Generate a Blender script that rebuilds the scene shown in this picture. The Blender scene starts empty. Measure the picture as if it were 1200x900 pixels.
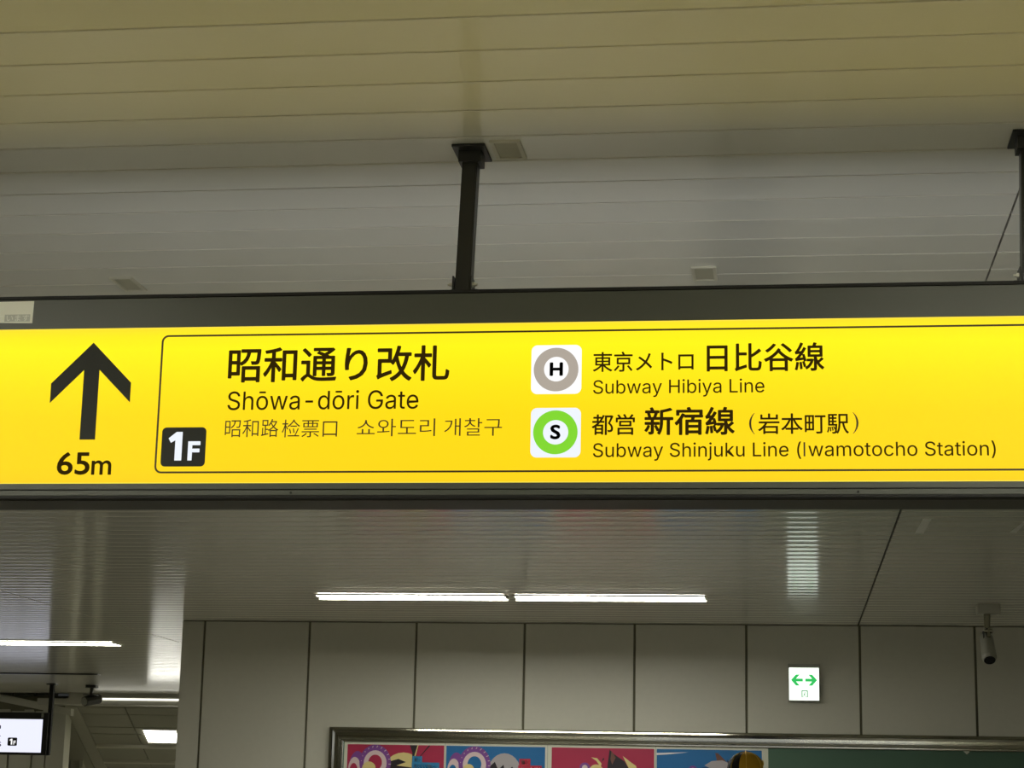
import bpy, bmesh, math, random
from mathutils import Vector, Matrix
random.seed(7)
PI = math.pi
C = bpy.context.scene.collection

# ------------------------------------------------------------ camera, world, exposure
EYE = 1.5
H = 2.8168          # ceiling height
D = 13.859          # far wall
cd = bpy.data.cameras.new('camera'); cam = bpy.data.objects.new('camera', cd); C.objects.link(cam)
fw = Vector((-0.13578115, 0.96759683, 0.21288462)); rt = Vector((0.99069498, 0.13462582, 0.01998351)); up = Vector((0.00932378, -0.21361711, 0.97687297))
M = Matrix((rt, up, -fw)).transposed().to_4x4(); M.translation = Vector((0, 0, EYE))
cam.matrix_world = M
cd.sensor_fit = 'HORIZONTAL'; cd.sensor_width = 36.0; cd.lens = 36.0 * 2310.0 / 1200.0; cd.clip_end = 200
bpy.context.scene.camera = cam
w = bpy.data.worlds.new('world'); bpy.context.scene.world = w; w.use_nodes = True
w.node_tree.nodes['Background'].inputs[0].default_value = (0.5, 0.52, 0.5, 1); w.node_tree.nodes['Background'].inputs[1].default_value = 0.05
sc = bpy.context.scene
sc.view_settings.view_transform = 'Standard'; sc.view_settings.look = 'None'; sc.view_settings.gamma = 1
sc.view_settings.use_curve_mapping = False; sc.view_settings.exposure = 0.0
LAMP = 30.0          # radiance of the fluorescent ceiling panels

# ------------------------------------------------------------ materials
def srgb(r, g, b):
    f = lambda c: (c/255/12.92) if c/255 <= .04045 else ((c/255+.055)/1.055)**2.4
    return (f(r), f(g), f(b), 1)
def mat(name, col, rough=.5, metal=0, noise=0.0, nscale=40, bump=0.0, spec=.5, coat=0):
    m = bpy.data.materials.new(name); m.use_nodes = True
    nt = m.node_tree; b = nt.nodes['Principled BSDF']
    b.inputs['Base Color'].default_value = col; b.inputs['Roughness'].default_value = rough
    b.inputs['Metallic'].default_value = metal; b.inputs['Specular IOR Level'].default_value = spec
    b.inputs['Coat Weight'].default_value = coat
    if noise or bump:
        tc = nt.nodes.new('ShaderNodeTexCoord'); n = nt.nodes.new('ShaderNodeTexNoise')
        n.inputs['Scale'].default_value = nscale; n.inputs['Detail'].default_value = 4
        nt.links.new(tc.outputs['Object'], n.inputs['Vector'])
        if noise:
            mx = nt.nodes.new('ShaderNodeMix'); mx.data_type = 'RGBA'
            mx.inputs[6].default_value = tuple(c*(1-noise) for c in col[:3])+(1,)
            mx.inputs[7].default_value = tuple(min(1, c*(1+noise)) for c in col[:3])+(1,)
            nt.links.new(n.outputs['Fac'], mx.inputs[0]); nt.links.new(mx.outputs[2], b.inputs['Base Color'])
        if bump:
            bp = nt.nodes.new('ShaderNodeBump'); bp.inputs['Strength'].default_value = bump; bp.inputs['Distance'].default_value = .001
            nt.links.new(n.outputs['Fac'], bp.inputs['Height']); nt.links.new(bp.outputs['Normal'], b.inputs['Normal'])
    return m
def emit(name, col, s=1.0, base=(.0, .0, .0, 1), rough=.5):
    m = bpy.data.materials.new(name); m.use_nodes = True; b = m.node_tree.nodes['Principled BSDF']
    b.inputs['Base Color'].default_value = base; b.inputs['Roughness'].default_value = rough
    b.inputs['Emission Color'].default_value = col; b.inputs['Emission Strength'].default_value = s
    return m
CEIL = mat('ceiling_enamel', srgb(240, 237, 220), .42, 0, .03, 300, 0, .6, 1.0)
CEIL.node_tree.nodes['Principled BSDF'].inputs['Coat Roughness'].default_value = .115
CEILBACK = mat('ceiling_void', srgb(48, 44, 30), .6)
WALL = mat('wall_enamel', srgb(205, 203, 188), .38, 0, .035, 25, .03)
JOINT = mat('joint_sealant', srgb(112, 110, 90), .8)
GROOVE = mat('black_groove', srgb(8, 8, 7), .6)
FLOOR = mat('floor_tile', srgb(150, 148, 140), .35, 0, .06, 3)
SIDE = mat('side_wall', srgb(190, 188, 175), .5, 0, .04, 4)
FRAME = mat('charcoal_enamel', srgb(80, 82, 74), .38, 0, .06, 500)
FRAME2 = mat('charcoal_enamel_rail', srgb(84, 87, 80), .4, 0, .05, 400)
POST = mat('black_enamel_steel', srgb(38, 38, 35), .35)
ZINC = mat('zinc_bolt', srgb(240, 238, 228), .3, .2)
INK = emit('dark_translucent_print', srgb(46, 34, 8), 1.0, srgb(30, 24, 10))
INKG = mat('charcoal_print', srgb(36, 38, 32), .6)
CHROME = mat('stainless_steel', srgb(158, 156, 142), .11, 1, .05, 60)
FELT = mat('green_felt', srgb(84, 112, 94), .9, 0, .08, 400, .1)
PLATE = mat('painted_plate', srgb(214, 210, 188), .4)
PLATED = mat('plate_recess', srgb(190, 186, 160), .5)
TAPE = mat('white_tape', srgb(250, 250, 240), .5)
CAMG = mat('camera_grey', srgb(160, 160, 148), .4)
CAMD = mat('camera_dark', srgb(60, 60, 54), .4)
GLASS = mat('black_glass', srgb(8, 8, 9), .08)
LAMPM = emit('fluorescent_diffuser', (1.0, .98, .82, 1), LAMP)
WHITEF = mat('lamp_frame', srgb(215, 213, 200), .4)

# yellow backlit face: ramp colours carry the tubes' glow and a painted recess reflection near the top
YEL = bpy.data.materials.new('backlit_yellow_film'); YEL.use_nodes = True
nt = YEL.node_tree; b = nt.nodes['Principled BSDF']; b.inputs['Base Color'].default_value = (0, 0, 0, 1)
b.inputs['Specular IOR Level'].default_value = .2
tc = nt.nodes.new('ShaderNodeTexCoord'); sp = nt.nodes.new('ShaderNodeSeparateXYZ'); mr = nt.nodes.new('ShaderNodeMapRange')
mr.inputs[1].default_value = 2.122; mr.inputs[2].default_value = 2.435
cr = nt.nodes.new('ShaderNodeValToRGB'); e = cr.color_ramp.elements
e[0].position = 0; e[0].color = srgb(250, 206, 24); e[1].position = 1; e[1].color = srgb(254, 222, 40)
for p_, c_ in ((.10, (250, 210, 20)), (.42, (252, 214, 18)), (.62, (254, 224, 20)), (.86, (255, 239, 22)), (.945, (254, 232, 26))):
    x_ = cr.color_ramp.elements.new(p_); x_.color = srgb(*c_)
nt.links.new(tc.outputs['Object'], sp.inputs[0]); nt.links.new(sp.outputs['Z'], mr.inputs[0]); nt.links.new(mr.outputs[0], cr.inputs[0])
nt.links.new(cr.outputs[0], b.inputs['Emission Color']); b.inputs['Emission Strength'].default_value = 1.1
YEDGE = emit('painted_edge_glint', srgb(255, 226, 70), 1.0)
WFILM = emit('backlit_white_film', (1, 1, 1, 1), 1.0)
WFILM2 = emit('backlit_cool_white_film', srgb(240, 246, 255), 1.0)
GREYF = emit('backlit_grey_film', srgb(176, 166, 154), 1.0)
GREENF = emit('backlit_green_film', srgb(128, 216, 44), 1.0)
BACKF = emit('rear_white_face', (.86, .9, 1, 1), 1.8)

# ------------------------------------------------------------ helpers
def link(name, me, m=None, parent=None):
    o = bpy.data.objects.new(name, me); C.objects.link(o)
    if m is not None:
        for q in (m if isinstance(m, (list, tuple)) else [m]): me.materials.append(q)
    if parent is not None: o.parent = parent
    return o
def obj(name, bm, m, parent=None, loc=None, smooth=False):
    me = bpy.data.meshes.new(name); bm.to_mesh(me); bm.free()
    if smooth:
        for p in me.polygons: p.use_smooth = True
    o = link(name, me, m, parent)
    if loc is not None: o.location = loc
    return o
def bx(bm, x0, x1, y0, y1, z0, z1, bev=0):
    r = bmesh.ops.create_cube(bm, size=1)
    for v in r['verts']:
        v.co = Vector((x0+(v.co.x+.5)*(x1-x0), y0+(v.co.y+.5)*(y1-y0), z0+(v.co.z+.5)*(z1-z0)))
    if bev:
        es = list({e_ for v in r['verts'] for e_ in v.link_edges})
        bmesh.ops.bevel(bm, geom=es, offset=bev, segments=2, affect='EDGES', profile=.6)
    return bm
def box(name, x0, x1, y0, y1, z0, z1, m, parent=None, bev=0):
    return obj(name, bx(bmesh.new(), x0, x1, y0, y1, z0, z1, bev), m, parent)
def cyl(bm, p, q, r0, r1=None, n=20):
    p, q = Vector(p), Vector(q); d = q-p
    mt = Matrix.Translation((p+q)/2) @ d.to_track_quat('Z', 'Y').to_matrix().to_4x4()
    bmesh.ops.create_cone(bm, cap_ends=True, segments=n, radius1=r0, radius2=(r0 if r1 is None else r1), depth=d.length, matrix=mt)
    return bm
def tag(o, label=None, cat=None, group=None, kind=None):
    if label: o['label'] = label
    if cat: o['category'] = cat
    if group: o['group'] = group
    if kind: o['kind'] = kind
    return o
def empty(name, loc, label, cat, group=None):
    o = bpy.data.objects.new(name, None); C.objects.link(o); o.location = loc; o.empty_display_size = .1
    bpy.context.view_layer.update()
    return tag(o, label, cat, group)
def adopt(root):
    # children were modelled in world coordinates: shift them under the root's origin
    for ch in root.children: ch.location = Vector(ch.location)-Vector(root.location)
def poly(name, pts, y, m, parent=None, th=.0006, holes=None):
    """flat print / thin plate in the XZ plane facing -Y; pts in order; optional single hole ring of same length"""
    bm = bmesh.new()
    if holes:
        a = [bm.verts.new((p[0], y-th, p[1])) for p in pts]; b_ = [bm.verts.new((p[0], y-th, p[1])) for p in holes]
        a2 = [bm.verts.new((p[0], y, p[1])) for p in pts]; b2 = [bm.verts.new((p[0], y, p[1])) for p in holes]
        n = len(a)
        for i in range(n):
            j = (i+1) % n
            bm.faces.new((a[i], a[j], b_[j], b_[i])); bm.faces.new((a[i], a2[i], a2[j], a[j])); bm.faces.new((b_[i], b_[j], b2[j], b2[i]))
    else:
        a = [bm.verts.new((p[0], y-th, p[1])) for p in pts]; a2 = [bm.verts.new((p[0], y, p[1])) for p in pts]
        bm.faces.new(a); n = len(a)
        for i in range(n):
            j = (i+1) % n; bm.faces.new((a[i], a2[i], a2[j], a[j]))
    bmesh.ops.recalc_face_normals(bm, faces=bm.faces)
    return obj(name, bm, m, parent)
def rrect(x0, x1, z0, z1, r, n=7):
    out = []
    for cx, cz, a0 in ((x1-r, z1-r, 0), (x0+r, z1-r, 90), (x0+r, z0+r, 180), (x1-r, z0+r, 270)):
        for i in range(n+1):
            a = math.radians(a0+90*i/n); out.append((cx+r*math.cos(a), cz+r*math.sin(a)))
    return out
def ell(cx, cz, rx, rz, n=40, a0=0, a1=360):
    return [(cx+rx*math.cos(math.radians(a0+(a1-a0)*i/n)), cz+rz*math.sin(math.radians(a0+(a1-a0)*i/n))) for i in range(n if a1-a0 == 360 else n+1)]
_cap = {}
import os
try:
    INTER = bpy.data.fonts.load(os.path.join(bpy.utils.system_resource('DATAFILES'), 'fonts', 'Inter.woff2'))   # shipped with Blender
except Exception: INTER = None
def bolden(me, r):
    import numpy as np
    n = len(me.vertices); co = np.empty(n*3, 'f'); me.vertices.foreach_get('co', co); co = co.reshape(-1, 3)
    faces = [tuple(p.vertices) for p in me.polygons]; V = []; F = []
    for k in range(8):
        a = k*PI/4; V.append(co+np.array([r*math.cos(a), r*math.sin(a), 0], 'f')); F += [tuple(i+n*k for i in f) for f in faces]
    m2 = bpy.data.meshes.new('lettering'); m2.from_pydata(np.concatenate(V).tolist(), [], F); return m2
def text(s, x0, x1, z0, z1, y, m, parent, w=0.0, cap=None, name='lettering', th=.0006, shear=0, facing=1):
    """lettering converted to mesh. (x0,x1,z0,z1) is the ink box; with cap=True z0 is the baseline and z1 the capital height"""
    cu = bpy.data.curves.new(name, 'FONT'); cu.body = s; cu.size = 1; cu.offset = -.004 if cap else min(w, 0); cu.extrude = 0; cu.resolution_u = 4; cu.shear = shear
    if cap and INTER: cu.font = INTER
    t = bpy.data.objects.new('tmp', cu); C.objects.link(t)
    dg = bpy.context.evaluated_depsgraph_get(); me = bpy.data.meshes.new_from_object(t.evaluated_get(dg))
    bpy.data.objects.remove(t)
    if cap: me = bolden(me, .006)
    elif w > 0: me = bolden(me, w)
    xs = [v.co.x for v in me.vertices]; ys = [v.co.y for v in me.vertices]
    sx = (x1-x0)/(max(xs)-min(xs))
    if cap:
        k = ('cap', 0)
        if k not in _cap:
            c2 = bpy.data.curves.new('c', 'FONT'); c2.body = 'H'; c2.size = 1; c2.offset = .005
            if INTER: c2.font = INTER
            t2 = bpy.data.objects.new('tmp', c2); C.objects.link(t2)
            m2 = bpy.data.meshes.new_from_object(t2.evaluated_get(bpy.context.evaluated_depsgraph_get())); bpy.data.objects.remove(t2)
            yy = [v.co.y for v in m2.vertices]; _cap[k] = (min(yy), max(yy))
        lo, hi = _cap[k]
    else: lo, hi = min(ys), max(ys)
    sz = (z1-z0)/(hi-lo); mx = min(xs)
    for v in me.vertices:
        if facing > 0: v.co = Vector((x0+(v.co.x-mx)*sx, y-th, z0+(v.co.y-lo)*sz))
        else: v.co = Vector((x1-(v.co.x-mx)*sx, y+th, z0+(v.co.y-lo)*sz))
    me.materials.clear()
    return link(name, me, m, parent)

# ------------------------------------------------------------ ceiling: pressed metal boards
Y0 = 3.0896; P = .15
SEAMS = [-10.34, -4.92, .504, 5.924]
XL, XR, YB, YF = -10.9, 6.3, -5.0, 23.05
ceiling = box('ceiling', XL, XR, YB, YF+.5, H+.014, H+.10, CEILBACK); tag(ceiling, kind='structure')
prof = []
hw, gap = P/2, .0028
def board_bm(L, bm=None, ox=0, oy=0, ch=.0055, s=.0010, dp=.0035, g=gap, e=.005):
    bm = bm or bmesh.new(); n = 8
    a = hw-g; c = a-ch
    pts = [(-c+2*c*i/n, s*(1-((-c+2*c*i/n)/c)**2)*1.0) for i in range(n+1)]     # slight dish, edges lowest
    x0, x1 = ox+e, ox+L-e
    va = [bm.verts.new((x0, oy+p[0], p[1])) for p in pts]; vb = [bm.verts.new((x1, oy+p[0], p[1])) for p in pts]
    for i in range(n):
        f = bm.faces.new((va[i], va[i+1], vb[i+1], vb[i])); f.smooth = True
    for sg in (-1, 1):
        q = [(sg*c, 0), (sg*a, dp), (sg*a, .012)]
        A = [bm.verts.new((x0, oy+y, z)) for y, z in q]; B = [bm.verts.new((x1, oy+y, z)) for y, z in q]
        for i in range(2): bm.faces.new((A[i], A[i+1], B[i+1], B[i]) if sg > 0 else (A[i+1], A[i], B[i], B[i+1]))
    for X, flip in ((x0, 0), (x1, 1)):      # end returns
        va2 = [bm.verts.new((X, oy-c, 0)), bm.verts.new((X, oy+c, 0)), bm.verts.new((X, oy+c, .012)), bm.verts.new((X, oy-c, .012))]
        bm.faces.new(va2 if not flip else va2[::-1])
    return bm
L = SEAMS[2]-SEAMS[1]
bme = board_bm(L); me = bpy.data.meshes.new('ceiling_board'); bme.to_mesh(me); bme.free(); me.materials.append(CEIL)
k0, k1 = -4, 71     # single boards between these joint lines
lampspots = []      # filled below: (x0,x1,y0,y1)
bme = board_bm(L, ch=.0008, s=.0008, dp=.0005, g=.0036, e=.0022); me2 = bpy.data.meshes.new('ceiling_board'); bme.to_mesh(me2); bme.free(); me2.materials.append(CEIL)
for k in range(k0, k1):
    for X in (SEAMS[1], SEAMS[2]):
        o = bpy.data.objects.new('ceiling_board', me2 if k < 16 else me); C.objects.link(o); o.parent = ceiling
        o.location = (X, Y0+P*(k+.5), H)
bmf = bmesh.new()
for k in range(-54, 133):
    yc = Y0+P*(k+.5)
    if yc-hw < YB or yc+hw > YF: continue
    for X in SEAMS[:3]:
        if X != SEAMS[0] and k0 <= k < k1: continue
        if X == SEAMS[2] and k >= k1+1: continue
        if X == SEAMS[1] and k >= k1+1:
            board_bm(-4.31-X, bmf, X, yc); continue
        board_bm(L, bmf, X, yc)
for v in bmf.verts: v.co.z += H
o = obj('far_ceiling_boards', bmf, CEIL, ceiling); tag(o, kind='stuff')

# ------------------------------------------------------------ floor and walls
fl = box('floor', XL, XR, YB, 30, -.1, 0, FLOOR); tag(fl, kind='structure')
wb = box('wall_front', -4.315, XR, D+.014, D+.25, 0, H+.05, JOINT); tag(wb, kind='structure')
tag(wb, 'pale enamelled panel wall with dark joints')
PW = .77717; X00 = -4.1496
pm = bmesh.new(); bx(pm, .0085, PW-.0085, 0, .014, 0.02, H-.004, .002)
pme = bpy.data.meshes.new('wall_panel'); pm.to_mesh(pme); pm.free(); pme.materials.append(WALL)
for k in range(0, 13):
    o = bpy.data.objects.new('wall_panel', pme); C.objects.link(o); o.parent = wb; o.location = (X00+PW*k, D, 0)
o = box('wall_panel', -4.315, X00-.0085, D, D+.014, .02, H-.004, WALL, wb, .002)
# the wall's return, running away from the corner
rw = box('wall_side', -4.315, -4.2, D+.26, 29.0, 0, H+.05, SIDE); tag(rw, kind='structure')
for nm, a in (('wall_left', (XL-.2, XL, YB, 29.5, 0, H+.1)), ('wall_right', (XR, XR+.2, YB, D+.3, 0, H+.1)), ('wall_back', (XL, XR, YB-.2, YB, 0, H+.1))):
    tag(box(nm, *a, SIDE), kind='structure')

# ------------------------------------------------------------ descending hall beyond the left opening
SL = math.tan(math.radians(30))
def sz(y): return 2.679-SL*(y-23.44)
fas = box('trim_1', -8.55, -4.32, YF+.01, YF+.06, 2.68, H+.013, SIDE); tag(fas, kind='structure')
sof = box('trim_2', -8.96, -4.32, YF+.061, 23.44, 2.68, 2.75, SIDE); tag(sof, kind='structure')
tag(box('trim_5', XL, -8.55, YF+.002, YF+.02, H-.008, H+.013, SIDE), kind='structure')
# sloped ceiling: backing + panels + ribs
TILE = mat('hall_ceiling_panel', srgb(168, 166, 148), .5, 0, .03, 60)
RIBM = mat('hall_ceiling_rib', srgb(205, 203, 185), .4)
bm = bmesh.new()
def slab(bm, x0, x1, ya, yb, t0, t1):
    vs = []
    for x in (x0, x1):
        for y in (ya, yb):
            for t in (t0, t1): vs.append(bm.verts.new((x, y, sz(y)+t)))
    for f in ((0, 1, 3, 2), (4, 6, 7, 5), (0, 4, 5, 1), (2, 3, 7, 6), (0, 2, 6, 4), (1, 5, 7, 3)): bm.faces.new([vs[i] for i in f])
    bmesh.ops.recalc_face_normals(bm, faces=bm.faces)
    return bm
slope = obj('ceiling_slope', slab(bmesh.new(), -10.8, -4.32, 23.445, 28.2, .03, .12), JOINT); tag(slope, 'sloping panelled ceiling of the descending hall', kind='structure')
rows = [(23.445, 23.458), (23.47, 23.59), (23.602, 23.838), (23.852, 23.972), (23.987, 24.19), (24.225, 24.50)]
y = 24.53
while y < 27.6: rows += [(y, y+.12), (y+.134, y+.36)]; y += .374
for ya, yb in rows:
    for x0, x1 in ((-8.57, -7.982), (-7.968, -7.25), (-7.236, -6.5), (-6.486, -5.7), (-5.69, -4.33)):
        if x0 == -7.968 and ya == 23.987: x0 = -7.968
        obj('ceiling_panel', slab(bmesh.new(), x0, x1, ya, yb, 0, .03), TILE, slope)
for yr in (24.19, 24.502): obj('ceiling_rib', slab(bmesh.new(), -8.57, -4.33, yr, yr+.03, -.03, .03), RIBM, slope)
obj('edge_beam', slab(bmesh.new(), -8.73, -8.575, 23.445, 28.0, -.015, .1), mat('edge_beam_paint', srgb(180, 178, 160), .5), slope)
obj('side_ceiling_panel', slab(bmesh.new(), -9.6, -8.74, 23.62, 28.0, -.02, .03), TILE, slope)
# short raking beam at the left with the panelled side wall under it
RAKE = mat('rake_beam_paint', srgb(196, 194, 176), .5)
bm = bmesh.new(); vs = []
for y_ in (23.2, 23.3):
    for x_, z_ in ((-10.6, 3.0), (-10.6, 2.91), (-8.56, 2.548), (-8.56, 2.632)): vs.append(bm.verts.new((x_, y_, z_)))
for f in ((0, 1, 2, 3), (4, 7, 6, 5), (0, 4, 5, 1), (1, 5, 6, 2), (2, 6, 7, 3), (3, 7, 4, 0)): bm.faces.new([vs[i] for i in f])
bmesh.ops.recalc_face_normals(bm, faces=bm.faces)
hw_wall = box('wall_hall', -10.85, -8.96, 23.62, 23.8, 0, 2.92, JOINT); tag(hw_wall, kind='structure')
obj('raking_beam', bm, RAKE, hw_wall)
for i, x in enumerate([-10.8, -10.45, -10.1, -9.75, -9.47, -9.3, -9.17, -9.06, -8.99]):
    xe = [-10.45, -10.1, -9.75, -9.47, -9.3, -9.17, -9.06, -8.99, -8.962][i]
    box('wall_panel', x+.006, xe-.006, 23.60-(.03 if i % 2 else 0), 23.62, .02, 2.9, RAKE, hw_wall)
COLM = mat('column_paint', srgb(186, 184, 166), .45)
c1 = box('trim_3', -8.955, -8.73, 23.50, 23.70, 0, 2.63, COLM, None, .004); tag(c1, kind='structure')
c2 = box('trim_4', -9.0, -8.845, 24.5, 24.8, 0, 2.38, COLM, None, .004)
c2.location = (0, 0, 0); tag(c2, kind='structure')
box('painted_lit_edge', -8.875, -8.83, 24.48, 24.5, 0, 2.38, RIBM, c2)  # paler strip paints the lit right edge of the column

# ------------------------------------------------------------ ceiling lamps
def lamp(x0, x1, y0, y1, label, group, lip=0, m=None):
    r = empty('ceiling_lamp', ((x0+x1)/2, (y0+y1)/2, H), label, 'ceiling light', group)
    bm = bmesh.new(); t = .012
    for a in ((x0, x1, y0, y0+t), (x0, x1, y1-t, y1), (x0, x0+t, y0+t, y1-t), (x1-t, x1, y0+t, y1-t)): bx(bm, *a, H-.012, H)
    f = obj('lamp_frame', bm, WHITEF, r)
    bm = bmesh.new(); bx(bm, x0+t, x1-t, y0+t, y1-t, H-.010, H-.004)
    d = obj('diffuser', bm, m or LAMPM, r)
    if lip: box('cutoff_lip', x0, x1, y1, y1+.006, H-lip, H-.001, WHITEF, r)  # wall-side lip added to keep lamp light off the upper wall
    adopt(r); return r
PAIR = emit('pair_diffuser', (1.0, .98, .88, 1), 60)
lamp(-2.905, -1.70, 12.0, 12.15, 'long white ceiling lamp above the poster wall, left one of the pair', 'linear ceiling lamps', .024, PAIR)
lamp(-1.655, -.47, 12.0, 12.15, 'long white ceiling lamp above the poster wall, right one of the pair', 'linear ceiling lamps', .024, PAIR)
lamp(-6.70, -5.485, 15.73, 16.0, 'long white ceiling lamp over the left opening, cut by the left edge', 'linear ceiling lamps')
for i, (x, y_) in enumerate([(-4.2, 1.8), (-2.95, 1.8), (.2, 1.8), (1.45, 1.8), (-4.2, -1.9), (-2.95, -1.9), (.2, -1.9), (1.45, -1.9), (4.2, 1.8), (-8.2, 1.8)]):  # unseen lamps added so floor bounce brightens the near ceiling
    lamp(x, x+1.2, y_, y_+.27, 'unseen long ceiling lamp added to brighten the concourse', 'added unseen ceiling lamps')
lamp(-10.7, -9.55, 21.8, 22.0, 'unseen ceiling lamp added to light the raking beam', 'linear ceiling lamps', 0, emit('dim_diffuser', (1, .98, .88, 1), 12))  # unseen lamp added to light the front of the raking beam
r = empty('slope_lamp', (-7.67, 24.0, sz(24.0)), 'square recessed lamp glowing on the sloping hall ceiling', 'ceiling light')
o = obj('diffuser', slab(bmesh.new(), -7.865, -7.46, 23.875, 24.11, -.012, .0), emit('slope_diffuser', (1, .98, .88, 1), 9), r)
obj('lamp_edge', slab(bmesh.new(), -7.872, -7.45, 24.11, 24.14, -.022, .0), WHITEF, r); obj('lamp_edge', slab(bmesh.new(), -7.872, -7.45, 23.86, 23.875, -.014, 0), WHITEF, r); adopt(r)
for x in (-6.6, -5.6):  # hidden lamps added to brighten the descending hall
    for y_ in (23.875, 25.3, 26.8):
        r = empty('slope_lamp', (x, y_, sz(y_)), 'hidden square lamp added on the sloping ceiling to brighten the hall', 'ceiling light', 'added hidden hall lamps')
        obj('diffuser', slab(bmesh.new(), x-.2, x+.2, y_, y_+.24, -.012, 0), LAMPM, r); adopt(r)
r = empty('strip_lamp', (-6.4, YF, 2.75), 'thin strip lamp along the ceiling drop beyond the left opening', 'ceiling light')
box('diffuser', -8.22, -4.6, YF-.004, YF+.01, 2.735, 2.757, emit('strip_diffuser', (1, .98, .86, 1), 1.6), r)
box('lamp_housing', -8.25, -4.58, YF-.002, YF+.01, 2.757, 2.772, WHITEF, r); adopt(r)

# ------------------------------------------------------------ small ceiling fittings
def plate(name, x0, x1, y0, y1, label):
    r = empty(name, ((x0+x1)/2, (y0+y1)/2, H), label, 'ceiling plate', 'small ceiling plates')
    bm = bmesh.new()
    for a in ((x0, x1, y0, y0+.008), (x0, x1, y1-.008, y1), (x0, x0+.008, y0+.008, y1-.008), (x1-.008, x1, y0+.008, y1-.008)): bx(bm, *a, H-.004, H+.001)
    obj('plate_rim', bm, PLATE, r); box('plate_cover', x0+.008, x1-.008, y0+.008, y1-.008, H-.0015, H+.001, PLATED, r)
    adopt(r)
plate('ceiling_plate', -.577, -.515, 3.712, 3.822, 'small square metal plate on the ceiling beside the middle sign hanger')
plate('ceiling_plate', -1.70, -1.640, 4.672, 4.80, 'small faded plate on the ceiling above the left part of the sign')
plate('ceiling_plate', -.219, -.158, 4.668, 4.79, 'small pale plate on the ceiling above the right part of the sign')
def tape(pts, label):
    bm = bmesh.new(); bm.faces.new([bm.verts.new((x, y_, H-.0012)) for x, y_ in pts]); ex = bmesh.ops.extrude_face_region(bm, geom=bm.faces[:])
    for v in ex['geom']:
        if isinstance(v, bmesh.types.BMVert): v.co.z += .001
    bmesh.ops.recalc_face_normals(bm, faces=bm.faces)
    tag(obj('paper_tape', bm, TAPE), label, 'tape', 'tapes on the ceiling')
tape([(.607, 9.315), (.647, 9.315), (.652, 8.86), (.615, 8.86)], 'strip of white tape on the ceiling nearer the diagonal joint')
tape([(1.036, 9.28), (1.066, 9.28), (1.078, 8.9), (1.062, 8.9)], 'strip of white tape on the ceiling at the right edge')
tag(box('ceiling_slot', -8.9, -6.98, 19.62, 19.70, H-.012, H-.001, POST), 'thin dark slot rail along the ceiling over the small hanging sign', 'rail')

# ------------------------------------------------------------ big hanging sign
S = 3.70; SB = 3.845
SX0, SX1 = -1.78, 1.62
sign = empty('hanging_sign', (-.07, 3.77, 2.09), 'long yellow backlit direction sign in a black frame hanging from the ceiling', 'sign')
bm = bmesh.new(); bx(bm, SX0, SX1, S+.006, SB-.004, 2.094, 2.500)
obj('housing', bm, FRAME, sign)
box('top_lip', SX0, SX1, S-.003, SB, 2.4985, 2.5045, GROOVE, sign)
box('top_panel', SX0, SX1, S-.001, S+.006, 2.4365, 2.4975, FRAME, sign, .0008)
box('bottom_panel', SX0, SX1, S-.001, S+.006, 2.1085, 2.1205, FRAME2, sign, .0008)
box('bottom_groove', SX0, SX1, S+.002, S+.006, 2.1065, 2.1085, GROOVE, sign)
rail = box('bottom_rail', SX0, SX1, S-.001, S+.012, 2.0965, 2.1065, FRAME2, sign, .0008)
box('underside_groove', SX0, SX1, S-.0005, S+.03, 2.0915, 2.0962, GROOVE, sign)
box('underside_tray', SX0, SX1, S+.022, SB-.004, 2.0895, 2.0942, mat('underside_enamel', srgb(52, 50, 42), .5), sign)
for x in (SX0, SX1): box('end_cap', x-.004, x+.004, S-.002, SB, 2.09, 2.5045, FRAME, sign)
for x in (-1.56, -.949, .139, 1.1):
    bm = bmesh.new(); cyl(bm, (x, S-.003, 2.101), (x, S-.0005, 2.101), .0024, n=12); obj('screw', bm, GROOVE, sign)
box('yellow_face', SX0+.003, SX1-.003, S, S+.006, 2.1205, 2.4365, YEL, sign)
for z_ in (2.1205, 2.4345): box('edge_glint_strip', SX0+.003, SX1-.003, S-.0008, S, z_, z_+.0016, YEDGE, sign)  # emissive strips paint the bright reflections along the face edges
box('rear_face', SX0+.003, SX1-.003, SB-.004, SB, 2.13, 2.43, BACKF, sign)
# arrow, distance
ar = [(-1.369, 2.407), (-1.286, 2.324), (-1.286, 2.284), (-1.353, 2.351), (-1.353, 2.209), (-1.385, 2.209), (-1.385, 2.351), (-1.452, 2.284), (-1.452, 2.324)]
poly('arrow', ar, S, INKG, sign)
text('65', -1.428, -1.360, 2.1380, 2.1840, S, INK, sign, w=.016)
text('m', -1.3565, -1.3155, 2.1380, 2.1670, S, INK, sign, w=.012)
# border
ro = rrect(-1.2275, SX1-.05, 2.1405, 2.4205, .014); ri = rrect(-1.2237, SX1-.0538, 2.1442, 2.4168, .0103)
poly('border_line', ro, S, INK, sign, holes=ri)
# 1F box
poly('floor_symbol', rrect(-1.2155, -1.1255, 2.154, 2.2325, .009), S, INKG, sign, .0008)
fs = sign.children[-1]
poly('numeral', [(-1.1735, 2.166), (-1.1875, 2.166), (-1.1875, 2.2065), (-1.1965, 2.2015), (-1.2015, 2.2105), (-1.1855, 2.2232), (-1.1735, 2.2232)], S-.0008, WFILM2, sign)
poly('letter', [(-1.161, 2.166), (-1.161, 2.2042), (-1.1362, 2.2042), (-1.1362, 2.1965), (-1.1525, 2.1965), (-1.1525, 2.1895), (-1.1375, 2.1895), (-1.1375, 2.1822), (-1.1525, 2.1822), (-1.1525, 2.166)], S-.0008, WFILM2, sign)
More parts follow.
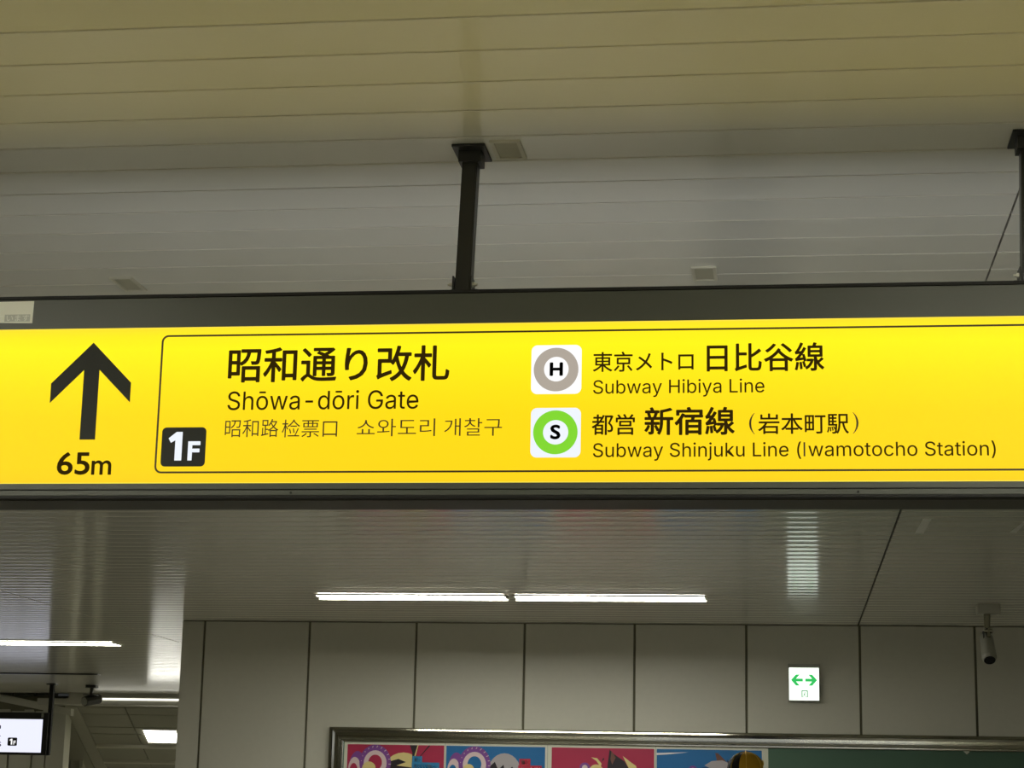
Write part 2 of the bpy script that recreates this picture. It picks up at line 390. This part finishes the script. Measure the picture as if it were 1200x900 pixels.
# writing
text('昭和通り改札', -1.088, -.643, 2.3215, 2.3935, S, INK, sign, w=.016)
text('Shōwa-dōri Gate', -1.0855, -.7025, 2.2665, 2.3040, S, INK, sign, w=.0, cap=True)
text('昭和路', -1.088, -.980, 2.2120, 2.2480, S, INK, sign, w=-.002)
text('检票口', -.973, -.862, 2.2110, 2.2470, S, INK, sign, w=-.002)
text('쇼와도리', -.823, -.668, 2.2120, 2.2470, S, INK, sign, w=-.005)
text('개찰구', -.650, -.537, 2.2120, 2.2470, S, INK, sign, w=-.005)
text('東京メトロ', -.362, -.168, 2.3360, 2.3760, S, INK, sign, w=.010)
text('日比谷線', -.143, .080, 2.3340, 2.3900, S, INK, sign, w=.014)
text('Subway Hibiya Line', -.361, -.0335, 2.2930, 2.3198, S, INK, sign, w=-.001, cap=True)
text('都営', -.363, -.280, 2.2120, 2.2530, S, INK, sign, w=.012)
text('新宿線', -.262, -.090, 2.2110, 2.2660, S, INK, sign, w=.020)
text('(', -.063, -.052, 2.2120, 2.2530, S, INK, sign, w=-.012)
text('岩本町駅', -.046, .124, 2.2120, 2.2520, S, INK, sign, w=.010)
text(')', .131, .142, 2.2120, 2.2530, S, INK, sign, w=-.012)
text('Subway Shinjuku Line (', -.360, .0345, 2.1690, 2.1962, S, INK, sign, w=-.001, cap=True)
poly('letter', [(.0388, 2.169), (.0420, 2.169), (.0420, 2.1962), (.0388, 2.1962)], S, INK, sign)
text('wamotocho Station)', .0478, .393, 2.1690, 2.1962, S, INK, sign, w=-.001, cap=True)
# line symbols
for (x0, x1, z0, z1), (a, b_, c_, d_), (e_, f_, g_, h_), rm, wm, lt, tb, lab in (
    ((-.482, -.384, 2.2935, 2.3905), (-.477, -.390, 2.2985, 2.3850), (-.457, -.409, 2.3180, 2.3670), GREYF, WFILM, 'H', (-.4460, -.4200, 2.3290, 2.3560), 'white square symbol with a grey ring and letter H'),
    ((-.481, -.384, 2.1690, 2.2660), (-.476, -.390, 2.1750, 2.2610), (-.457, -.408, 2.1940, 2.2420), GREENF, WFILM2, 'S', (-.4430, -.4230, 2.2040, 2.2330), 'white square symbol with a green ring and letter S')):
    s_ = poly('line_symbol', rrect(x0, x1, z0, z1, .012), S, wm, sign, .0006); s_['label'] = lab
    ringo = ell((a+b_)/2, (c_+d_)/2, (b_-a)/2, (d_-c_)/2, 56); ringi = ell((e_+f_)/2, (g_+h_)/2, (f_-e_)/2, (h_-g_)/2, 56)
    poly('symbol_ring', ringo, S-.0006, rm, s_, holes=ringi)
    text(lt, *tb, S-.0006, INKG, s_, w=.038 if lt == 'H' else .034)
# sticker on the top panel
st = poly('notice_sticker', [(-1.66, 2.452), (-1.5008, 2.449), (-1.5, 2.495), (-1.66, 2.494)], S-.001, mat('sticker_film', srgb(243, 243, 228), .3), sign, .0005); st['label'] = 'pale notice sticker with faint white characters'
FAINT = mat('faint_print', srgb(250, 250, 240), .3)
text('ています', -1.573, -1.508, 2.4535, 2.4665, S-.0015, FAINT, st, w=-.004)
text('い', -1.573, -1.563, 2.474, 2.486, S-.0015, FAINT, st, w=-.004)
st2 = poly('film_patch', [(-1.56, 2.4525), (-1.506, 2.4525), (-1.506, 2.4675), (-1.56, 2.4675)], S-.00151, mat('film_patch_grey', srgb(196, 197, 186), .35), st, 0.00005)
# hangers: square post, ceiling plate, foot bracket, bolts
for hx, foot in ((-.622, -.632), (.482, .474), (-1.72, -1.73)):
    bm = bmesh.new(); vs = []
    for z_, cx, r_ in ((2.500, foot, .0155), (H-.006, hx, .0155)):
        for dx, dy in ((-1, -1), (1, -1), (1, 1), (-1, 1)): vs.append(bm.verts.new((cx+dx*r_, 3.775+dy*r_*1.25, z_)))
    for f in ((0, 1, 5, 4), (1, 2, 6, 5), (2, 3, 7, 6), (3, 0, 4, 7), (0, 3, 2, 1), (4, 5, 6, 7)): bm.faces.new([vs[i] for i in f])
    bmesh.ops.bevel(bm, geom=[e2 for e2 in bm.edges if abs(e2.verts[0].co.z-e2.verts[1].co.z) > .1], offset=.0018, segments=2, affect='EDGES')
    po = obj('hanger_post', bm, POST, sign)
    box('ceiling_flange', hx-.034, hx+.034, 3.725, 3.828, H-.006, H-.0005, POST, po, .0015)
    bm = bmesh.new(); bx(bm, hx-.023, hx+.023, 3.748, 3.80, H-.03, H-.006); obj('flange_socket', bm, POST, po)
    bm = bmesh.new(); bx(bm, foot-.0195, foot-.0165, 3.752, 3.798, 2.504, 2.548); bx(bm, foot+.0165, foot+.0195, 3.752, 3.798, 2.504, 2.548)
    bx(bm, foot-.042, foot+.042, 3.745, 3.805, 2.5045, 2.5075)
    obj('foot_bracket', bm, POST, po)
    for sg in (-1, 1):
        bm = bmesh.new()
        cyl(bm, (foot+sg*.0195, 3.765, 2.533), (foot+sg*.0245, 3.765, 2.533), .0058, n=6); cyl(bm, (foot+sg*.0245, 3.765, 2.533), (foot+sg*.030, 3.765, 2.533), .003, n=10)
        obj('bolt', bm, ZINC, po)
        bm = bmesh.new(); cyl(bm, (foot+sg*.0195, 3.784, 2.523), (foot+sg*.027, 3.784, 2.523), .006, n=6); obj('bolt', bm, POST, po)
adopt(sign)

# ------------------------------------------------------------ small hanging sign, far left
Z = 21.34
sg2 = empty('hanging_sign', (-9.2, Z, 2.03), 'small white backlit hanging sign in a black frame at the lower left', 'sign')
bm = bmesh.new(); bx(bm, -10.35, -8.13, Z, Z+.12, 2.03, 2.495, .004); obj('housing', bm, POST, sg2)
box('white_face', -10.28, -8.192, Z-.004, Z, 2.056, 2.420, emit('far_sign_face', (.84, .86, 1, 1), 1.05), sg2)
poly('floor_symbol', rrect(-8.582, -8.473, 2.126, 2.216, .012), Z-.004, INKG, sg2, .003)
poly('numeral', [(-8.527, 2.139), (-8.543, 2.139), (-8.543, 2.185), (-8.556, 2.180), (-8.561, 2.190), (-8.543, 2.203), (-8.527, 2.203)], Z-.007, WFILM, sg2)
poly('letter', [(-8.514, 2.139), (-8.514, 2.182), (-8.486, 2.182), (-8.486, 2.173), (-8.504, 2.173), (-8.504, 2.165), (-8.488, 2.165), (-8.488, 2.157), (-8.504, 2.157), (-8.504, 2.139)], Z-.007, WFILM, sg2)
poly('lettering', [(-8.74, 2.31), (-8.674, 2.31), (-8.674, 2.348), (-8.74, 2.348)], Z-.004, INKG, sg2)
poly('lettering', [(-8.74, 2.226), (-8.668, 2.226), (-8.668, 2.234), (-8.74, 2.234)], Z-.004, INKG, sg2)
text('s', -8.700, -8.655, 2.116, 2.168, Z-.004, INKG, sg2, w=.0)
box('frame_tag', -8.212, -8.185, Z-.003, Z, 2.44, 2.487, CAMG, sg2)
POSTM = mat('matt_black_steel', srgb(30, 30, 28), .8)
for px in (-8.13, -10.35):
    bm = bmesh.new(); bx(bm, px-.022, px+.022, Z+.03, Z+.08, 2.03, H-.012); po = obj('hanger_post', bm, POSTM, sg2)
    box('ceiling_flange', px-.05, px+.05, Z-.0, Z+.11, H-.012, H-.001, POST, po)
adopt(sg2)

# ------------------------------------------------------------ security cameras
r = empty('security_camera', (1.235, 12.45, H), 'pale grey security camera hanging from the ceiling at the right', 'camera')
box('mount_box', 1.178, 1.312, 12.38, 12.52, H-.058, H-.001, mat('mount_paint', srgb(185, 183, 168), .4), r, .003)
bm = bmesh.new(); cyl(bm, (1.236, 12.44, H-.058), (1.234, 12.43, H-.150), .021, .017); obj('swivel_stem', bm, CHROME, r, smooth=False)
bm = bmesh.new(); cyl(bm, (1.215, 12.42, H-.165), (1.262, 12.42, H-.165), .014); cyl(bm, (1.240, 12.43, H-.145), (1.238, 12.40, H-.205), .013); obj('swivel_joint', bm, CHROME, r)
A = Vector((1.229, 12.46, 2.625)); B = Vector((1.233, 12.33, 2.468)); dv = (B-A).normalized()
bm = bmesh.new(); cyl(bm, A, A+dv*.018, .030, .040, 28); cyl(bm, A+dv*.018, B-dv*.02, .040, .046, 28); cyl(bm, B-dv*.02, B, .046, .036, 28)
body = obj('camera_body', bm, CAMG, r)
bm = bmesh.new(); cyl(bm, B-dv*.002, B+dv*.003, .0345, .034, 28); obj('lens_window', bm, GLASS, body)
bm = bmesh.new(); bx(bm, 1.205, 1.212, 12.40, 12.46, 2.60, 2.65); obj('side_bracket', bm, CAMD, body); adopt(r)
r = empty('security_camera', (-7.724, 21.55, H), 'small dark security camera on the ceiling beside the small hanging sign', 'camera')
box('mount_plate', -7.783, -7.665, 21.50, 21.60, H-.03, H-.001, CAMD, r, .002)
bm = bmesh.new(); cyl(bm, (-7.724, 21.55, H-.03), (-7.73, 21.55, H-.11), .022, .018); obj('stem', bm, CAMD, r)
A = Vector((-7.665, 21.64, 2.672)); B = Vector((-7.765, 21.45, 2.630)); dv = (B-A).normalized()
bm = bmesh.new(); cyl(bm, A, B, .056, .056, 8); body = obj('camera_body', bm, CAMD, r)
bm = bmesh.new(); cyl(bm, B, B+dv*.008, .045, .045, 18); obj('lens_window', bm, CAMG, body)
bm = bmesh.new(); bx(bm, -7.785, -7.65, 21.44, 21.66, 2.700, 2.708); obj('sun_shield', bm, CAMD, body); adopt(r)

# ------------------------------------------------------------ exit sign on the far wall
r = empty('exit_sign', (.129, D, 2.293), 'small square white emergency exit sign with green arrows on the panel wall', 'sign')
box('housing', .021, .237, D-.045, D, 2.293, 2.548, mat('exit_housing', srgb(150, 150, 138), .35), r, .003)
box('lit_face', .028, .231, D-.048, D-.045, 2.299, 2.520, emit('exit_face', (.92, 1.0, .90, 1), 1.6), r)
GR = emit('exit_green', srgb(52, 196, 96), 1.0)
yy = D-.048
def arrow(cx, sgn):
    pts = [(0, 0), (.050, .034), (.033, .034), (.000, .0)]
    z_ = 2.436; T_ = [(0, 0), (-.034, .038), (-.060, .038), (-.035, .010), (-.081, .010), (-.081, -.010), (-.035, -.010), (-.060, -.038), (-.034, -.038)]
    poly('arrow', [(cx+sgn*a, z_+b2) for a, b2 in T_], yy, GR, r, .002)
arrow(.219, 1); arrow(.041, -1)
GD = emit('exit_green_dark', srgb(50, 150, 90), 1.0)
bm = bmesh.new(); bx(bm, .112, .119, yy-.002, yy, 2.318, 2.366); bx(bm, .148, .155, yy-.002, yy, 2.318, 2.366); bx(bm, .119, .148, yy-.002, yy, 2.360, 2.366); obj('doorway_symbol', bm, GD, r)
bm = bmesh.new(); cyl(bm, (.134, yy-.002, 2.353), (.134, yy, 2.353), .004, n=12)
def bar2(p, q, t):
    d = (Vector((q[0], 0, q[1]))-Vector((p[0], 0, p[1]))); n = Vector((-d.z, 0, d.x)).normalized()*t
    vs = [bm.verts.new((a[0]+s*n.x, yy-.002, a[1]+s*n.z)) for a, s in ((p, 1), (q, 1), (q, -1), (p, -1))]; bm.faces.new(vs)
for a_, b2, t in (((.134, 2.347), (.131, 2.335), .003), ((.131, 2.335), (.139, 2.328), .002), ((.139, 2.328), (.145, 2.320), .002), ((.131, 2.335), (.126, 2.327), .002), ((.126, 2.327), (.121, 2.322), .002), ((.133, 2.346), (.141, 2.341), .0016), ((.133, 2.346), (.126, 2.340), .0016)): bar2(a_, b2, t)
obj('running_figure', bm, GD, r); adopt(r)

# ------------------------------------------------------------ bulletin board
FX0, FX1, FZ0, FZ1 = -3.19, 3.3, .75, 2.074
bb = empty('bulletin_board', (0, D, FZ0), 'wide green bulletin board in a stainless steel frame on the panel wall', 'bulletin board')
# profile: outward offset (0 = outer edge, 0.1 = inner edge), depth from the wall
prof = [(0, 0), (0, .040), (.003, .048), (.010, .053), (.019, .0547), (.022, .050), (.024, .046), (.040, .043), (.058, .043), (.060, .038), (.064, .038), (.067, .043), (.080, .044), (.086, .040), (.088, .022), (.094, .022), (.100, .020), (.100, .006)]
def rail_(name, kind):
    bm = bmesh.new(); rows_ = []
    for o_, d_ in prof:
        y_ = D-d_
        x0, x1, z0, z1 = FX0+o_, FX1-o_, FZ0+o_, FZ1-o_
        seg = {'top': ((x0, z1), (x1, z1)), 'bottom': ((x1, z0), (x0, z0)), 'left': ((x0, z0), (x0, z1)), 'right': ((x1, z1), (x1, z0))}[kind]
        rows_.append([bm.verts.new((x, y_, z_)) for x, z_ in seg])
    for i in range(len(rows_)-1): bm.faces.new((rows_[i][0], rows_[i][1], rows_[i+1][1], rows_[i+1][0]))
    bmesh.ops.recalc_face_normals(bm, faces=bm.faces)
    return obj(name, bm, CHROME, bb)
for k_ in ('top', 'bottom', 'left', 'right'): rail_('frame_rail', k_)
box('felt_panel', FX0+.095, FX1-.095, D-.010, D-.004, FZ0+.095, FZ1-.095, FELT, bb)
adopt(bb)
MAG = mat('print_crimson', srgb(176, 42, 78), .35); BLU = mat('print_blue', srgb(24, 108, 168), .35); PAPER = mat('poster_paper', srgb(214, 216, 198), .4)
PUR = mat('print_purple', srgb(128, 72, 150), .4); PINK = mat('print_pale_pink', srgb(222, 200, 200), .4); CREAM = mat('print_cream', srgb(226, 208, 140), .4)
BLK = mat('print_black', srgb(34, 26, 34), .4); GRY = mat('print_grey', srgb(176, 170, 172), .4); CRM = mat('print_red', srgb(186, 40, 66), .4); SKYB = mat('print_sky', srgb(44, 128, 178), .4); BRN = mat('print_brown', srgb(112, 74, 60), .4); PWH = mat('print_white', srgb(235, 235, 235), .4)
def PXX(x): return -3.061+(x-408)/163.5
def PZZ(y, x=500): return 1.9565-(y-873.3)/166+(x-408)*.0000005
def poster(x0, x1, px0, px1, col, label, top, arts):
    r = empty('poster', ((PXX(x0)+PXX(x1))/2, D-.011, .95), label, 'poster', 'posters on the bulletin board')
    yb = D-.0105
    poly('sheet', [(PXX(x0)+.001, .95), (PXX(x1)-.001, .95), (PXX(x1)-.001, top), (PXX(x0)+.001, top)], yb, PAPER, r, .001)
    poly('printed_field', [(PXX(px0), .98), (PXX(px1), .98), (PXX(px1), top-.022), (PXX(px0), top-.022)], yb-.001, col, r, .0004)
    for i, (m_, pts) in enumerate(arts):
        poly('printed_shape', [(PXX(a), PZZ(b2)) for a, b2 in pts], yb-.0016-.0003*i, m_, r, .0003)
    return r, yb
def E(cx, cy, rx, ry, a0=0, a1=360, n=28): return [(x, y_) for x, y_ in ell(cx, cy, rx, ry, n, a0, a1)]
def loops(ox, hole):
    a = [(PUR, E(ox+12, 895+8, 10, 22)), (PINK, E(ox+9, 903, 7.5, 15)), (hole, E(ox+8, 903, 4.5, 8)), (PUR, E(ox+33, 894, 18.5, 20.5)), (PINK, E(ox+33, 895, 13.5, 15)), (hole, E(ox+33, 894, 8, 9))]
    for i in range(11):      # pale ticks around the purple loop
        t = math.radians(185+i*18); c_, s_ = math.cos(t), math.sin(t)
        a.append((PINK, [(ox+33+c_*15.8-s_*.5, 894+s_*17.3+c_*.5), (ox+33+c_*17.6-s_*.5+1, 894+s_*19.4+c_*.5), (ox+33+c_*17.6+s_*.3+1, 894+s_*19.4-c_*.3), (ox+33+c_*15.8+s_*.3, 894+s_*17.3-c_*.3)]))
    return a
pr_, yb = poster(404, 522.2, 408, 521, MAG, 'crimson poster with purple loops and a blue caption, leftmost on the board', 1.978,
    [(CREAM, E(474, 912, 27, 30)), (BLK, [(481, 873.5), (491, 873.5), (489, 884), (487, 893), (484, 893), (484, 882)]), (BLK, [(503, 873.5), (505, 873.5), (494, 886), (492, 887)]), (BLK, [(456, 893), (468, 889.5), (477, 893), (466, 897), (484, 899), (470, 925), (452, 910)]), (CREAM, [(490, 873.5), (491, 873.5), (488, 886), (486.5, 886)])]+loops(408, MAG)+[(CREAM, E(434, 901, 8, 8)), (SKYB, [(484.5, 886), (496, 886), (496, 893.6), (484.5, 893.6)]), (SKYB, [(484, 893), (516, 893), (516, 902), (484, 902)])])
text('君と', PXX(487), PXX(494), PZZ(892.2), PZZ(888), yb-.0095, PWH, pr_, w=.01); text('会えない間に…', PXX(486.5), PXX(514), PZZ(899.5), PZZ(895.2), yb-.0095, PWH, pr_, w=.01)
adopt(pr_)
pr_, yb = poster(522.2, 640.3, 523.5, 637.5, BLU, 'blue poster with purple loops and a red caption, second from the left on the board', 1.978,
    [(GRY, E(591, 906, 20, 25)), (BLK, [(572, 898), (580, 891), (584, 900), (590, 894), (592, 904), (600, 896), (604, 902), (603, 930), (572, 930)]), (BLK, [(555, 898), (563, 890), (566, 896), (556, 906)])]+loops(523.5, BLU)+[(CREAM, E(550, 902, 7, 8)), (CRM, [(608, 887), (621, 887), (621, 895), (608, 895)]), (CRM, [(607, 894.6), (634, 894.6), (634, 903), (607, 903)])])
text('強く', PXX(610.5), PXX(618.5), PZZ(893.3), PZZ(888.7), yb-.0095, PWH, pr_, w=.01); text('なったで！', PXX(610), PXX(632), PZZ(901), PZZ(896.3), yb-.0095, PWH, pr_, w=.01)
adopt(pr_)
pr_, yb = poster(640.3, 763, 645, 761.5, MAG, 'crimson poster with a pointed dark tuft, third from the left on the board', 1.978,
    [(BLK, [(711, 875), (716, 880), (722, 884), (728, 888), (733, 896), (735, 930), (706, 930), (709, 890)]), (BRN, [(713, 876), (718, 884), (714, 892), (712, 886)]), (CREAM, [(726, 882), (734, 888), (741, 893), (745, 903), (745, 930), (736, 930), (733, 896)]), (CREAM, [(690, 884), (697, 885), (702, 891), (701, 895), (696, 888)]), (PUR, E(683, 896, 6, 6)), (PINK, E(683, 896, 3.2, 3.2)), (CREAM, E(696, 902, 9, 10)), (BLK, E(694, 906, 6, 8)), (BLK, [(702, 880), (705, 886), (702, 889), (704, 884)])])
adopt(pr_)
pr_, yb = poster(763, 889.3, 764.3, 882, BLU, 'blue poster with pale grey shapes, beside the bare green felt', 1.978,
    [(PWH, [(764.3, 877.8), (800, 876.6), (775, 879.5), (764.3, 880.2)]), (BRN, [(830, 877), (833, 877), (843, 887), (851, 897), (851, 930), (838, 930), (832, 886)]), (GRY, [(818, 891), (826, 886), (838, 885), (850, 890), (850, 930), (830, 930), (828, 896)]), (BLK, [(843, 884), (851, 893), (853, 906), (846, 896)]), (PUR, E(805, 897, 5.5, 5.5)), (PINK, E(805, 897, 3, 3)), (PUR, E(799, 902, 5.5, 6)), (mat('print_navy', srgb(30, 50, 96), .4), E(819, 907, 12, 14))])
adopt(pr_)
tag(poly('paper_scrap', [(1.187, 1.977), (1.235, 1.978), (1.230, 1.965), (1.214, 1.952), (1.205, 1.960)], D-.0101, PAPER, None, .001), 'torn scrap of white paper left on the green felt', 'paper')

# ------------------------------------------------------------ person in a cap before the board
PX, PY = -.212, 10.8
SKIN = mat('skin', srgb(198, 158, 132), .5); CLOTH = mat('dark_jacket', srgb(44, 46, 54), .85, 0, .1, 60); TROU = mat('dark_trousers', srgb(36, 38, 44), .85)
HAIR = mat('black_hair', srgb(18, 16, 15), .6); CAPY = mat('yellow_cap_cloth', srgb(196, 152, 30), .8, 0, .12, 90, .2); CAPB = mat('black_cap_cloth', srgb(20, 20, 22), .8); CAPL = mat('cap_seam_yellow', srgb(226, 188, 74), .7); SHOE = mat('shoe_leather', srgb(30, 28, 28), .5)
person = empty('person', (PX, PY, 0), 'person in a yellow and black cap standing in front of the bulletin board', 'person')
def skin(name, V, Ed, Rd, m, parent, lv=2):
    me_ = bpy.data.meshes.new(name); me_.from_pydata(V, Ed, []); o_ = bpy.data.objects.new(name, me_); C.objects.link(o_)
    md = o_.modifiers.new('s', 'SKIN'); 
    for i, rr in enumerate(Rd): me_.skin_vertices[0].data[i].radius = (rr if isinstance(rr, tuple) else (rr, rr))
    me_.skin_vertices[0].data[0].use_root = True
    o_.modifiers.new('d', 'SUBSURF').levels = lv
    mm = bpy.data.meshes.new_from_object(o_.evaluated_get(bpy.context.evaluated_depsgraph_get())); bpy.data.objects.remove(o_)
    for p_ in mm.polygons: p_.use_smooth = True
    mm.materials.clear(); return link(name, mm, m, parent)
try:
    V = [(0, 0, .95), (0, 0, 1.10), (0, 0, 1.28), (0, -.005, 1.43), (0, 0, 1.52), (0, .01, 1.60)]; R = [(.16, .11), (.145, .10), (.17, .115), (.14, .09), (.06, .06), (.055, .055)]; Ed = [(0, 1), (1, 2), (2, 3), (3, 4), (4, 5)]
    hands = []
    for s in (-1, 1):
        b0 = len(V); V += [(s*.19, 0, 1.43), (s*.235, -.01, 1.15), (s*.245, .06, .92), (s*.245, .075, .87)]; R += [.062, .045, .034, .026]; Ed += [(3, b0), (b0, b0+1), (b0+1, b0+2), (b0+2, b0+3)]
        b1 = len(V); V += [(s*.10, 0, .86), (s*.105, .01, .50), (s*.11, -.02, .10), (s*.115, .09, .035)]; R += [.095, .062, .042, .034]; Ed += [(0, b1), (b1, b1+1), (b1+1, b1+2), (b1+2, b1+3)]
    body = skin('body', V, Ed, R, CLOTH, person)
    for s in (-1, 1):
        V = [(s*.245, .07, .885), (s*.245, .08, .84), (s*.245, .085, .80)]; R = [.024, (.018, .034), (.014, .034)]; Ed = [(0, 1), (1, 2)]
        for q, (dy, ln) in enumerate(((-.028, .062), (-.009, .072), (.010, .068), (.029, .052))):
            b0 = len(V); V += [(s*.243, .085+dy, .775), (s*.238, .088+dy, .775-ln*.55), (s*.228, .09+dy, .775-ln)]; R += [.0085, .008, .007]; Ed += [(2, b0), (b0, b0+1), (b0+1, b0+2)]
        b0 = len(V); V += [(s*.235, .125, .835), (s*.228, .140, .80), (s*.222, .143, .775)]; R += [.011, .0095, .008]; Ed += [(1, b0), (b0, b0+1), (b0+1, b0+2)]
        skin('hand', V, Ed, R, SKIN, person, 1)
except Exception as ex: print('skin', ex)
# head, facing +Y turned left; built about its own origin
hd = bmesh.new(); bmesh.ops.create_uvsphere(hd, u_segments=28, v_segments=20, radius=1)
for v in hd.verts:
    x, y_, z_ = v.co; z2 = z_
    jaw = 1-.28*max(0, -z_)**1.2
    v.co = Vector((x*.074*jaw, y_*.094*jaw+(.012 if z_ < -.2 and y_ > 0 else 0), z_*.118))
    if y_ > .85 and abs(x) < .28 and -.35 < z_ < .12: v.co.y += .018*(1-abs(x)/.28)
head = obj('head', hd, SKIN, person, smooth=True)
bm = bmesh.new(); bmesh.ops.create_uvsphere(bm, u_segments=28, v_segments=16, radius=1)
for v in bm.verts:
    fr = v.co.y > .25 and v.co.z < .35
    k_ = .93 if fr else 1.06
    v.co = Vector((v.co.x*.078*k_, v.co.y*.099*k_, v.co.z*.118*(k_ if v.co.z > -.2 else .75*k_)))
hair = obj('hair', bm, HAIR, head, smooth=True)
for s in (-1, 1):
    bm = bmesh.new(); bmesh.ops.create_uvsphere(bm, u_segments=12, v_segments=8, radius=1)
    for v in bm.verts: v.co = Vector((s*.077+v.co.x*.009, v.co.y*.018-.005, v.co.z*.03-.01))
    obj('ear', bm, SKIN, head, smooth=True)
    bm = bmesh.new(); bmesh.ops.create_uvsphere(bm, u_segments=12, v_segments=8, radius=1)
    for v in bm.verts: v.co = Vector((s*.030+v.co.x*.013, .084+v.co.y*.008, v.co.z*.006+.005))
    obj('eye', bm, HAIR, head, smooth=True)
bm = bmesh.new(); bmesh.ops.create_uvsphere(bm, u_segments=12, v_segments=8, radius=1)
for v in bm.verts: v.co = Vector((v.co.x*.024, .088+v.co.y*.008, v.co.z*.006-.055))
obj('mouth', bm, mat('lips', srgb(160, 95, 85), .5), head, smooth=True)
# cap: dome with black front panels, yellow rear panels, arched opening and brim
bm = bmesh.new(); nU, nV = 48, 14; ring = []
for j in range(nV+1):
    t = j/nV*PI/2
    row = []
    for i in range(nU):
        a = 2*PI*i/nU; rr = math.cos(t)**.82
        row.append(bm.verts.new((math.cos(a)*.0885*rr, math.sin(a)*.108*rr, .032+math.sin(t)**1.0*.098)))
    ring.append(row)
for j in range(nV):
    for i in range(nU):
        a = 360*(i+.5)/nU
        back = abs(a-270)
        if back < 26 and j < 5-back/9: continue      # rear opening
        f = bm.faces.new((ring[j][i], ring[j][(i+1) % nU], ring[j+1][(i+1) % nU], ring[j+1][i])); f.smooth = True
        f.material_index = 1 if 20 < a < 158 else 0
bmesh.ops.remove_doubles(bm, verts=bm.verts, dist=.0006)
cap = obj('cap', bm, [CAPY, CAPB], head)
bm = bmesh.new(); 
for s in (0, 52, -52, 180, 128, 232):
    prev = None
    for j in range(nV+1):
        t = j/nV*PI/2; rr = math.cos(t)**.82; a = math.radians(s)
        p_ = Vector((math.cos(a)*.0895*rr, math.sin(a)*.109*rr, .032+math.sin(t)*.099))
        if prev is not None and (p_-prev).length > .001: cyl(bm, prev, p_, .0022, n=6)
        prev = p_
obj('cap_seam', bm, CAPL, cap)
bm = bmesh.new(); prev = None
for i in range(15):
    a = math.radians(244+52*i/14); p_ = Vector((math.cos(a)*.0895, math.sin(a)*.109, .036))
    if prev is not None: cyl(bm, prev, p_, .006, n=8)
    prev = p_
prev = None
for i in range(13):
    u = -1+2*i/12; a = math.radians(270+26*u); t = (5-abs(u)*2.9)/nV*PI/2; rr = math.cos(t)**.82
    p_ = Vector((math.cos(a)*.090*rr, math.sin(a)*.1095*rr, .034+math.sin(t)*.099))
    if prev is not None: cyl(bm, prev, p_, .0035, n=6)
    prev = p_
obj('cap_strap', bm, CAPL, cap)
bm = bmesh.new(); top_, bot_ = [], []
for i in range(17):
    a = math.radians(30+120*i/16); e_ = math.sin((a-math.radians(30))/math.radians(120)*PI)
    top_.append(((math.cos(a)*.087, math.sin(a)*.106, .036), (math.cos(a)*(.088+.02*e_), math.sin(a)*.106+.072*e_, .030-.012*e_)))
va = [[bm.verts.new(Vector(q)) for q in t_] for t_ in top_]
for i in range(16): bm.faces.new((va[i][0], va[i][1], va[i+1][1], va[i+1][0]))
bmesh.ops.solidify(bm, geom=bm.faces[:], thickness=.003)
obj('cap_brim', bm, CAPB, cap)
bm = bmesh.new(); bmesh.ops.create_uvsphere(bm, u_segments=12, v_segments=8, radius=.007, matrix=Matrix.Translation((0, 0, .131))); obj('cap_button', bm, CAPL, cap)
head.scale = (.93, .93, 1); head.location = (0, .0, 1.850-.134); head.rotation_euler = (0, 0, math.radians(93))
